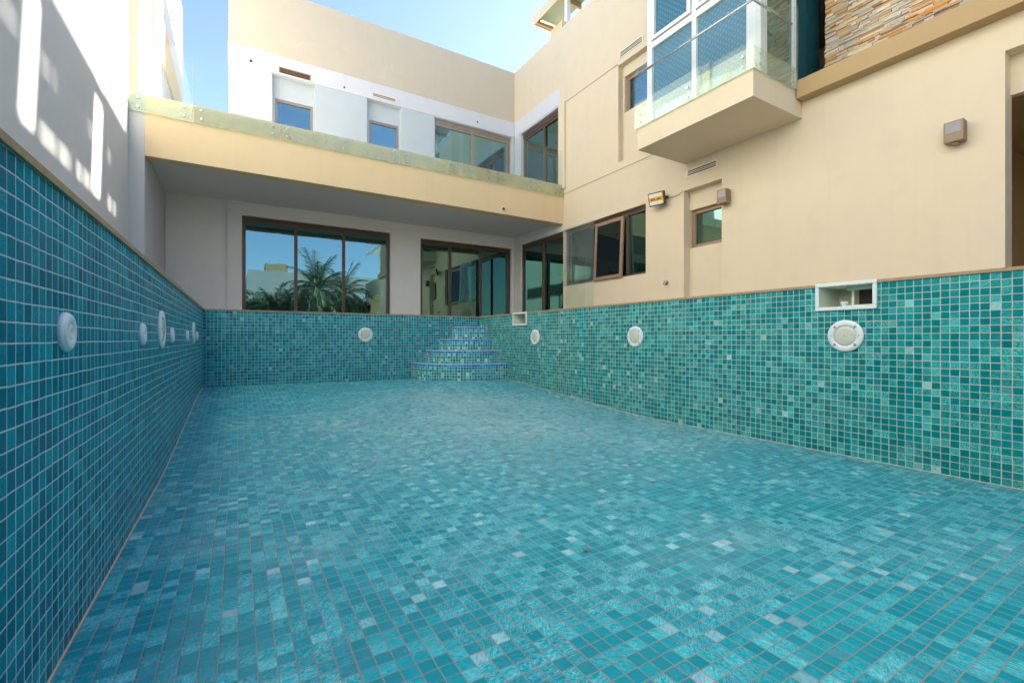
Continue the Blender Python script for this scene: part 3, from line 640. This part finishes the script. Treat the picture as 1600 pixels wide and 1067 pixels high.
mb = MB(); mb.box(gx+0.003, D-0.20, bal_y0-0.033, bal_y0-0.025, 4.56, 4.86); mb.build('kerb', 'stainglass', g)
mb = MB(); hr = 5.52; mb.tube((gx+0.07, bal_y0+0.02, hr), (gx+0.07, bal_y1, hr), 0.019, n=14)
for y in (bal_y0+0.35, 4.55, bal_y1-0.03): mb.tube((gx, y, hr-0.0), (gx+0.07, y, hr), 0.010)
mb.tube((gx+0.07, bal_y0+0.02, hr), (D-0.25, bal_y0+0.02, hr), 0.019, n=14); mb.build('handrail', 'steel', bb)
bolts(bb, [(gx-0.012, y, z) for y in (bal_y0+0.12, 4.55, bal_y1-0.10) for z in (4.63, 4.77)], (-1, 0, 0))
bolts(bb, [(x, bal_y0-0.047, z) for x in (gx+0.12, D-0.33) for z in (4.63, 4.77)], (0, -1, 0))
# frameless screen standing by the patio corner
mb = MB(); sx = D-0.07
mb.box(sx, sx+0.012, au(927, 'X', sx), au(884, 'X', sx), ZC+0.03, W1[3]); tag(mb.build('glass_screen', 'screenglass'), 'tall clear frameless glass screen standing below the end of the terrace', 'glass screen')
# ================================================================== BOUNDARY WALLS
bw = empty('boundary_wall', (LW, 4, ZC), 'tall pale plastered boundary wall along the left, dappled with sunlight', 'wall')
mb = MB(); wallmesh(mb, 'L', LW, 0.25, -3.5, 17.7, ZC-0.2, 9.9) if False else mb.box(LW-0.25, LW, -3.5, B+0.3, ZC-0.2, 9.9); mb.build('wall_face', 'boundary', bw)
mb = MB(); mb.pb('L', LW, -3.5, B, 0.0005, 0.006, 4.69, 4.703); mb.build('string_line', 'ledge', bw)
nb = empty('terrace_wall', (-1.5, 12, ZC), 'bright white wall closing the left end of the terrace, with brown ledge', 'wall')
mb = MB(); mb.box(-1.6, -1.30, B+0.3, 15.3, ZC, 9.9); mb.build('wall_face', 'white', nb)
mb = MB(); P_ = [at(px, py, 'X', -1.30) for px, py in ((236, 0), (244, 0), (260, 65), (282, 161), (270, 158), (238, 55))]
P_ = [(u, z) for u, z in P_]
fr = [mb.bm.verts.new((-1.26, u, z)) for u, z in P_]; bk = [mb.bm.verts.new((-1.2995, u, z)) for u, z in P_]
mb.bm.faces.new(fr); mb.bm.faces.new(bk[::-1])
for k in range(6): mb.bm.faces.new((fr[k], bk[k], bk[(k+1) % 6], fr[(k+1) % 6]))
mb.build('ledge', 'fascia', nb)
# ================================================================== WALL FITTINGS
def vent(ax, pos, u0, u1, z0, z1, label, frame='ventwhite', slat='ventwhite', rec=0.0):
    u0, u1 = min(u0, u1), max(u0, u1)
    c = {'X': (pos, (u0+u1)/2, z0), 'Y': ((u0+u1)/2, pos, z0)}[ax]
    r = empty('wall_vent', c, label, 'vent', 'slatted vents in the facades'); f = 0.028
    mb = MB()
    for a in ((u0, u1, z0, z0+f), (u0, u1, z1-f, z1), (u0, u0+f, z0+f, z1-f), (u1-f, u1, z0+f, z1-f)): mb.pb(ax, pos, a[0], a[1], -0.02-rec, 0.014-rec, a[2], a[3])
    mb.build('frame', frame, r, bevel=0.002)
    mb = MB(); mb.pb(ax, pos, u0+f, u1-f, 0.0005-rec, 0.002-rec, z0+f, z1-f); mb.build('shade_plate', 'dark', r)  # dark plate behind the slats, the vent's shade as colour
    n = 2; h = (z1-z0-2*f)
    for k in range(n):
        zc = z0+f+h*(k+1)/(n+1); mb = MB()
        vs = mb.pb(ax, pos, u0+f, u1-f, 0.003-rec, 0.012-rec, zc-h*0.07, zc+h*0.07); mb.build('slat', slat, r)
vent('X', D, au(1121.5, 'X', D), au(1073, 'X', D), at(1073, 278.5, 'X', D)[1], at(1073, 269, 'X', D)[1]+0.03, 'cream slatted vent above the narrow recess of the small window')
vent('X', D, au(1005, 'X', D), au(968.5, 'X', D), at(968.5, 93, 'X', D)[1], at(968.5, 82, 'X', D)[1], 'cream slatted vent high beside the white bay window')
vent('Y', E-0.012, *vh1, 'brown open vent hole above the left blue terrace window', frame='ventbrown', slat='ventbrown', rec=0.03)
vent('Y', E-0.012, *vh2, 'small cream vent above the right blue terrace window', slat='ventwhite')
def lamp(y, z, label):
    r = empty('wall_lamp', (D, y, z), label, 'wall lamp', 'bronze box lamps on the long facade')
    mb = MB(); mb.pb('X', D, y-0.05, y+0.05, 0, 0.03, z+0.02, z+0.15); mb.build('bracket', 'bronze', r, bevel=0.003)
    mb = MB(); a, b = y-0.085, y+0.085; mb.pb('X', D, a, b, 0.03, 0.155, z, z+0.235)
    mb.build('housing', 'bronze', r, bevel=0.006)
    mb = MB(); mb.pb('X', D, a+0.018, b-0.018, 0.155, 0.158, z+0.10, z+0.215); mb.build('lens', 'lampglass', r)
    mb = MB(); mb.pb('X', D, y-0.03, y+0.02, 0.05, 0.12, z-0.018, z); mb.build('knob', 'bronze', r)
ly, lz = at(1497, 226, 'X', D); lamp(ly, lz, 'bronze box wall lamp alone on the bare wall at the right')
ly, lz = at(1136, 320, 'X', D); lamp(ly, lz, 'bronze box wall lamp at the corner of the small window recess')
# floodlight
fy, fz = at(1038, 326, 'X', D); fl = empty('floodlight', (D, fy, fz), 'tilted rectangular floodlight with amber band above the window', 'floodlight'); fl['local'] = 1
fl.location = (D-0.17, fy+0.03, fz+0.17); fl.rotation_euler = (math.radians(0), math.radians(-16), math.radians(14))
mb = MB(); mb.box(-0.035, 0.03, -0.165, 0.165, -0.125, 0.125); mb.build('housing', 'black', fl, bevel=0.008)
mb = MB(); mb.box(-0.039, -0.036, -0.145, 0.145, -0.105, 0.105); mb.build('led_panel', 'reflector', fl)
mb = MB(); mb.box(-0.042, -0.0395, -0.145, 0.145, -0.04, 0.035); mb.box(-0.042, -0.0395, -0.145, -0.125, -0.105, -0.041); mb.box(-0.042, -0.0395, -0.145, -0.125, 0.036, 0.105); mb.build('amber_strip', 'amber', fl)
mb = MB()
for k in range(7):
    if k == 3: continue
    y0 = 0.105-k*0.030; mb.box(-0.0445, -0.0422, y0-0.018, y0, -0.018, 0.014)
mb.build('lettering', 'black', fl)
mb = MB(); mb.tube((0.02, -0.05, 0), (0.16, -0.10, 0.0), 0.014); mb.box(0.10, 0.125, -0.17, 0.02, -0.02, 0.02); mb.build('bracket', 'black', fl)
mb = MB(); pts = [(D-0.02, fy-0.06, fz+0.17), (D-0.012, fy-0.35, fz+0.17), (D-0.010, n2[1]+0.02, fz+0.22), (D+0.10, n2[1]-0.012, fz+0.215), (D+0.15, n2[1]-0.012, fz+0.1)]
for a, b in zip(pts, pts[1:]): mb.tube(a, b, 0.006, n=6)
tag(mb.build('cable', 'cable'), 'thin cable running from the floodlight into the window recess', 'cable')
# garden tap
ty, tz = at(1042, 442, 'X', D); tp = empty('wall_tap', (D, ty, tz), 'small round metal tap fitting low on the tan wall', 'tap')
mb = MB(); mb.tube((D, ty, tz), (D-0.015, ty, tz), 0.045, n=18); mb.build('rose', 'steel', tp)
mb = MB(); mb.tube((D-0.015, ty, tz), (D-0.09, ty, tz), 0.018, n=12); mb.tube((D-0.09, ty, tz+0.02), (D-0.09, ty, tz-0.04), 0.016, n=12); mb.tube((D-0.05, ty-0.04, tz+0.03), (D-0.05, ty+0.04, tz+0.03), 0.008, n=8); mb.build('spout', 'steel', tp)
# little holes in the white band, drawn as discs with shade-dark cores
for px, py, lab in ((392, 96, 'small round hole with loose fitting at the left end of the white band'), (538, 137, 'small round hole in the white band between the two vents'), (746, 191, 'small round hole in the white band above the wide terrace window')):
    u, z = at(px, py, 'Y', E-0.012); r = empty('cable_outlet', (u, E-0.012, z), lab, 'cable outlet', 'round holes in the white band')
    mb = MB(); mb.tube((u, E-0.012, z), (u, E-0.022, z), 0.034 if px == 392 else 0.022, n=18); mb.build('ring', 'steel' if px == 392 else 'dark', r)
    mb = MB(); mb.tube((u, E-0.0225, z), (u, E-0.026, z), 0.022 if px == 392 else 0.014, n=14); mb.build('core', 'dark', r)
u, z = at(786, 327, 'Y', B); cm = empty('dome_camera', (u, B, z), 'tiny dark dome camera on the ochre terrace beam', 'camera')
mb = MB(); mb.tube((u, B, z), (u, B-0.02, z), 0.05, n=20); mb.build('base', 'plastic', cm); mb = MB(); mb.tube((u, B-0.02, z), (u, B-0.06, z-0.01), 0.035, 0.02, n=20); mb.build('dome', 'black', cm)
# ================================================================== ROOFTOP CANOPY (sheets cut open to let sun strips reach the boundary wall)
rc = empty('roof_canopy', (9, 7, ZP), 'rooftop canopy with green underside and white post above the long facade', 'canopy')
kx, ky1, kz = 7.75, 11.62, 10.60; kx2 = 8.60
mb = MB(); mb.box(kx, kx+0.05, 0.0, ky1, kz, kz+0.22); mb.build('fascia', 'tan_up', rc)
mb = MB(); mb.box(kx, kx2, ky1, ky1+0.05, kz, kz+0.22); mb.build('fascia', 'tan_up', rc)
for a, b in ((0, 6.02), (6.55, 8.16), (8.76, ky1)):  # gaps cut where sun through the added panel's slits has to pass
    mb = MB(); mb.box(kx+0.05, kx2, a, b, kz+0.14, kz+0.18); mb.build('roof_sheet', 'sheet', rc)
for k in range(9):
    y = ky1-0.05-k*1.17; mb = MB(); mb.box(kx+0.05, kx2, y-0.06, y, kz, kz+0.135); mb.build('rafter', 'wood', rc)
for y in (10.25, 7.5, 3.4):
    mb = MB(); mb.box(7.95, 8.07, y-0.06, y+0.06, ZP-0.25, kz); mb.build('post', 'whiteframe', rc)
mb = MB(); mb.box(D+0.001, D+0.6, au(878, 'X', D), au(861, 'X', D), ZP+0.001, ZP+0.20); mb.build('upstand', 'fascia', rc)
mb = MB(); mb.tube((kx+0.10, ky1-0.25, kz-0.02), (8.6, ky1-0.35, kz-0.06), 0.02); mb.tube((kx+0.10, ky1-0.32, kz-0.03), (8.6, ky1-0.45, kz-0.12), 0.015); mb.build('conduit', 'plastic', rc)
# unseen panel added behind the canopy, slits shaped for the sun strips
sc_ = empty('added_sun_mask', (12, 7, ZP), 'unseen slotted rooftop panel added behind the canopy to shape the light strips', 'screen')
SX = 12.0; dzs = 0.72*(SX-LW); dys = 0.10*(SX-LW)
vs = [(5.19, 5.45), (7.28, 7.62)]
dash1 = [(4.5, 5.0), (5.62, 6.02), (6.1, 6.42), (6.52, 6.85), (6.93, 7.2), (8.05, 8.25), (8.35, 8.5)]      # (Y on the boundary wall)
dash2 = [(4.7, 5.05), (5.55, 5.95), (6.95, 7.2), (7.95, 8.15)]
holes = [(a+dys, b+dys, 2.0+dzs, 4.6+dzs) for a, b in vs]+[(a+dys, b+dys, 2.76+dzs, 2.83+dzs) for a, b in dash1]+[(a+dys, b+dys, 3.41+dzs, 3.455+dzs) for a, b in dash2]
mb = MB(); wallmesh(mb, 'X', SX, 0.04, 4.0, 10.75, ZP-0.25, 13.93, holes)
for v in mb.bm.verts: v.co.y += (v.co.z-12.9)*0.13
mb.build('sun_mask_panel', 'boundary', sc_)
# ================================================================== WHAT THE WINDOWS REFLECT (behind the camera)
def palm(x, y, h, R, label, nf=46, seed=1):
    random.seed(seed); r = empty('palm_tree', (x, y, ZC), label, 'palm tree', 'palm trees behind the pool')
    mb = MB(); n = 12; prev = None
    for k in range(n*2+1):
        z = ZC+h*k/(2*n); rad = 0.24-0.06*k/(2*n)+(0.03 if k % 2 else 0)
        ring = [mb.bm.verts.new((x+rad*math.cos(a*math.tau/12), y+rad*math.sin(a*math.tau/12), z)) for a in range(12)]
        if prev:
            for a in range(12): mb.bm.faces.new((prev[a], prev[(a+1) % 12], ring[(a+1) % 12], ring[a]))
        prev = ring
    mb.build('trunk', 'trunk', r)
    mb = MB(); top = Vector((x, y, ZC+h))
    for i in range(nf):
        az = i*2.399963+random.uniform(-.2, .2); t = i/nf; el = math.radians(80-105*t+random.uniform(-8, 8)); L = R*random.uniform(0.85, 1.1)
        d = Vector((math.cos(az)*math.cos(el), math.sin(az)*math.cos(el), math.sin(el))); p = top.copy(); side = Vector((-math.sin(az), math.cos(az), 0))
        m_ = 26; ps = [p.copy()]
        for k in range(m_):
            d = (d+Vector((0, 0, -0.055-0.02*t))).normalized(); p = p+d*(L/m_); ps.append(p.copy())
            if k > 3:
                ll = 0.42*L/2*math.sin(math.pi*min(1, (k+2)/(m_+3)))**0.7+0.05; up = side.cross(d)
                for s in (-1, 1):
                    tip = p+(side*s*0.8+d*0.75+up*random.uniform(-0.1, 0.35)-Vector((0, 0, 0.25))).normalized()*ll; wd = d*0.03
                    mb.bm.faces.new([mb.bm.verts.new(q) for q in (p-wd, p+wd, tip)])
        for a, b in zip(ps[::2], ps[2::2]): mb.tube(a, b, 0.018, n=4, cap=False)
    mb.build('crown', 'frond', r, normals=False)
palm(4.3, -7.6, 2.7, 2.5, 'big date palm reflected in the middle of the wide sliding door', nf=60, seed=3)
palm(1.9, -9.3, 1.3, 2.0, 'low date palm reflected at the left of the wide sliding door', seed=4)
palm(6.2, -9.0, 2.6, 2.3, 'date palm reflected in the right part of the wide sliding door', seed=5)
palm(3.0, -8.4, 1.2, 1.9, 'low bushy date palm reflected below the big palm', seed=6)
def hedge(x0, x1, y0, y1, h, label, n):
    random.seed(9); r = empty('hedge', ((x0+x1)/2, (y0+y1)/2, ZC), label, 'hedge')
    mb = MB()
    for _ in range(n):
        p = Vector((random.uniform(x0, x1), random.uniform(y0, y1), ZC+h*random.random()**0.7*(0.8+0.2*math.sin(random.uniform(0, 6))))); a = Vector((random.gauss(0, 1), random.gauss(0, 1), random.gauss(0, 1))).normalized(); b = a.cross(Vector((random.gauss(0, 1), random.gauss(0, 1), 0.3))).normalized(); q = random.uniform(0.05, 0.12)
        mb.bm.faces.new([mb.bm.verts.new(v) for v in (p-a*q, p+b*q*0.5, p+a*q, p-b*q*0.5)])
    mb.build('foliage', 'leaf', r, normals=False)
    mb = MB(); mb.box(x0+0.2, x1-0.2, y0+0.2, y1-0.2, ZC, ZC+h*0.75); mb.build('core', 'leaf', r)
hedge(-3, 9.5, -11.5, -10.5, 2.7, 'dense green hedge reflected low in the sliding door', 15000)
hh = empty('neighbour_house', (6, -19, ZC), 'pale flat roofed neighbouring house reflected behind the palms', 'house')
mb = MB(); mb.box(0.6, 13, -24, -17, ZC, 6.3); mb.build('wall', 'boundary', hh)
mb = MB(); mb.box(1.9, 3.6, -22, -19, 6.3, 7.2); mb.build('roof_box', 'ledge', hh)
mb = MB(); mb.box(0.58, 13.02, -16.99, -16.96, 4.0, 4.06); mb.build('string_line', 'ledge', hh)
for k in range(2):
    mb = MB(); mb.box(5+k*3.5, 6.2+k*3.5, -17.0, -16.95, 2.2, 3.6); mb.build('window', 'glassdark', hh)
h2 = empty('garden_pavilion', (9.5, -7, ZC), 'pale pavilion with a roof balcony reflected at the right of the sliding door', 'pavilion')
mb = MB(); mb.box(8.0, 12.5, -10.5, -6.0, 3.9, 5.0); mb.build('balcony_parapet', 'tan', h2)
mb = MB(); mb.box(8.05, 8.3, -6.3, -6.05, ZC, 3.9); mb.box(12.2, 12.45, -6.3, -6.05, ZC, 3.9); mb.box(8.3, 12.4, -10.4, -10.2, ZC, 3.9); mb.build('pillar', 'tan', h2)
mb = MB()
for k in range(9): mb.box(8.0, 12.5, -6.1-k*0.5, -6.16-k*0.5, 7.2, 7.3)
mb.box(8.0, 8.1, -10.5, -6, 7.05, 7.2); mb.box(12.4, 12.5, -10.5, -6, 7.05, 7.2); mb.box(8.0, 8.1, -6.1, -6.0, 5.0, 7.05); mb.build('pergola', 'whiteframe', h2)
xt = empty('decorated_tree', (8.7, -6.5, 5.0), 'small dark conical tree with white baubles on the reflected balcony', 'christmas tree')
random.seed(2); mb = MB()
for _ in range(2600):
    z = random.random()**1.3; a = random.uniform(0, math.tau); rr = 0.55*(1-z)*(0.55+0.45*random.random())*(1+0.25*math.sin(z*40)); p = Vector((8.7+rr*math.cos(a), -6.5+rr*math.sin(a), 5.1+1.6*z)); q = Vector((math.cos(a), math.sin(a), -0.3))*0.12; s = Vector((-math.sin(a), math.cos(a), 0))*0.02
    mb.bm.faces.new([mb.bm.verts.new(v) for v in (p-s, p+s, p+q)])
mb.build('needles', 'fir', xt, normals=False)
mb = MB()
for k in range(22):
    z = k/22; a = k*2.4; rr = 0.55*(1-z); c = (8.7+rr*math.cos(a), -6.5+rr*math.sin(a), 5.1+1.6*z); bmesh.ops.create_icosphere(mb.bm, subdivisions=1, radius=0.045, matrix=Matrix.Translation(c))
mb.build('baubles', 'bauble', xt)
# a few scraps lying on the pool floor
random.seed(11)
for (px, py, lab) in ((916, 861, 'curled dry brown leaf scrap on the pool floor at the right'), (763, 1002, 'tiny dark chip lying on the near pool floor'), (318, 611, 'small brown leaf in the far left corner of the pool')):
    a = ray(px); Zd = FP*CAMZ/(py-HZ) if py > 700 else FP*0.745/(py-HZ); r_ = Zd/math.cos(a-TH); x, y = r_*math.sin(a), r_*math.cos(a); z = 0.0 if py > 700 else 0.213
    mb = MB(); n = 7; s = 0.018 if px == 916 else (0.006 if px == 763 else 0.03); vs = []
    for k in range(n):
        t = k/(n-1)-0.5; wd = s*0.5*(1-4*t*t)**0.5+0.0008; vs.append((mb.bm.verts.new((x+t*2*s, y-wd, z+0.003+s*0.8*t*t*4)), mb.bm.verts.new((x+t*2*s, y+wd, z+0.004+s*0.5*t*t*4))))
    for p, q in zip(vs, vs[1:]): mb.bm.faces.new((p[0], q[0], q[1], p[1]))
    tag(mb.build('dry_leaf' if px != 763 else 'chip', 'ventbrown', normals=False), lab, 'leaf' if px != 763 else 'chip')
for o in bpy.data.objects:
    if 'local' in o: del o['local']
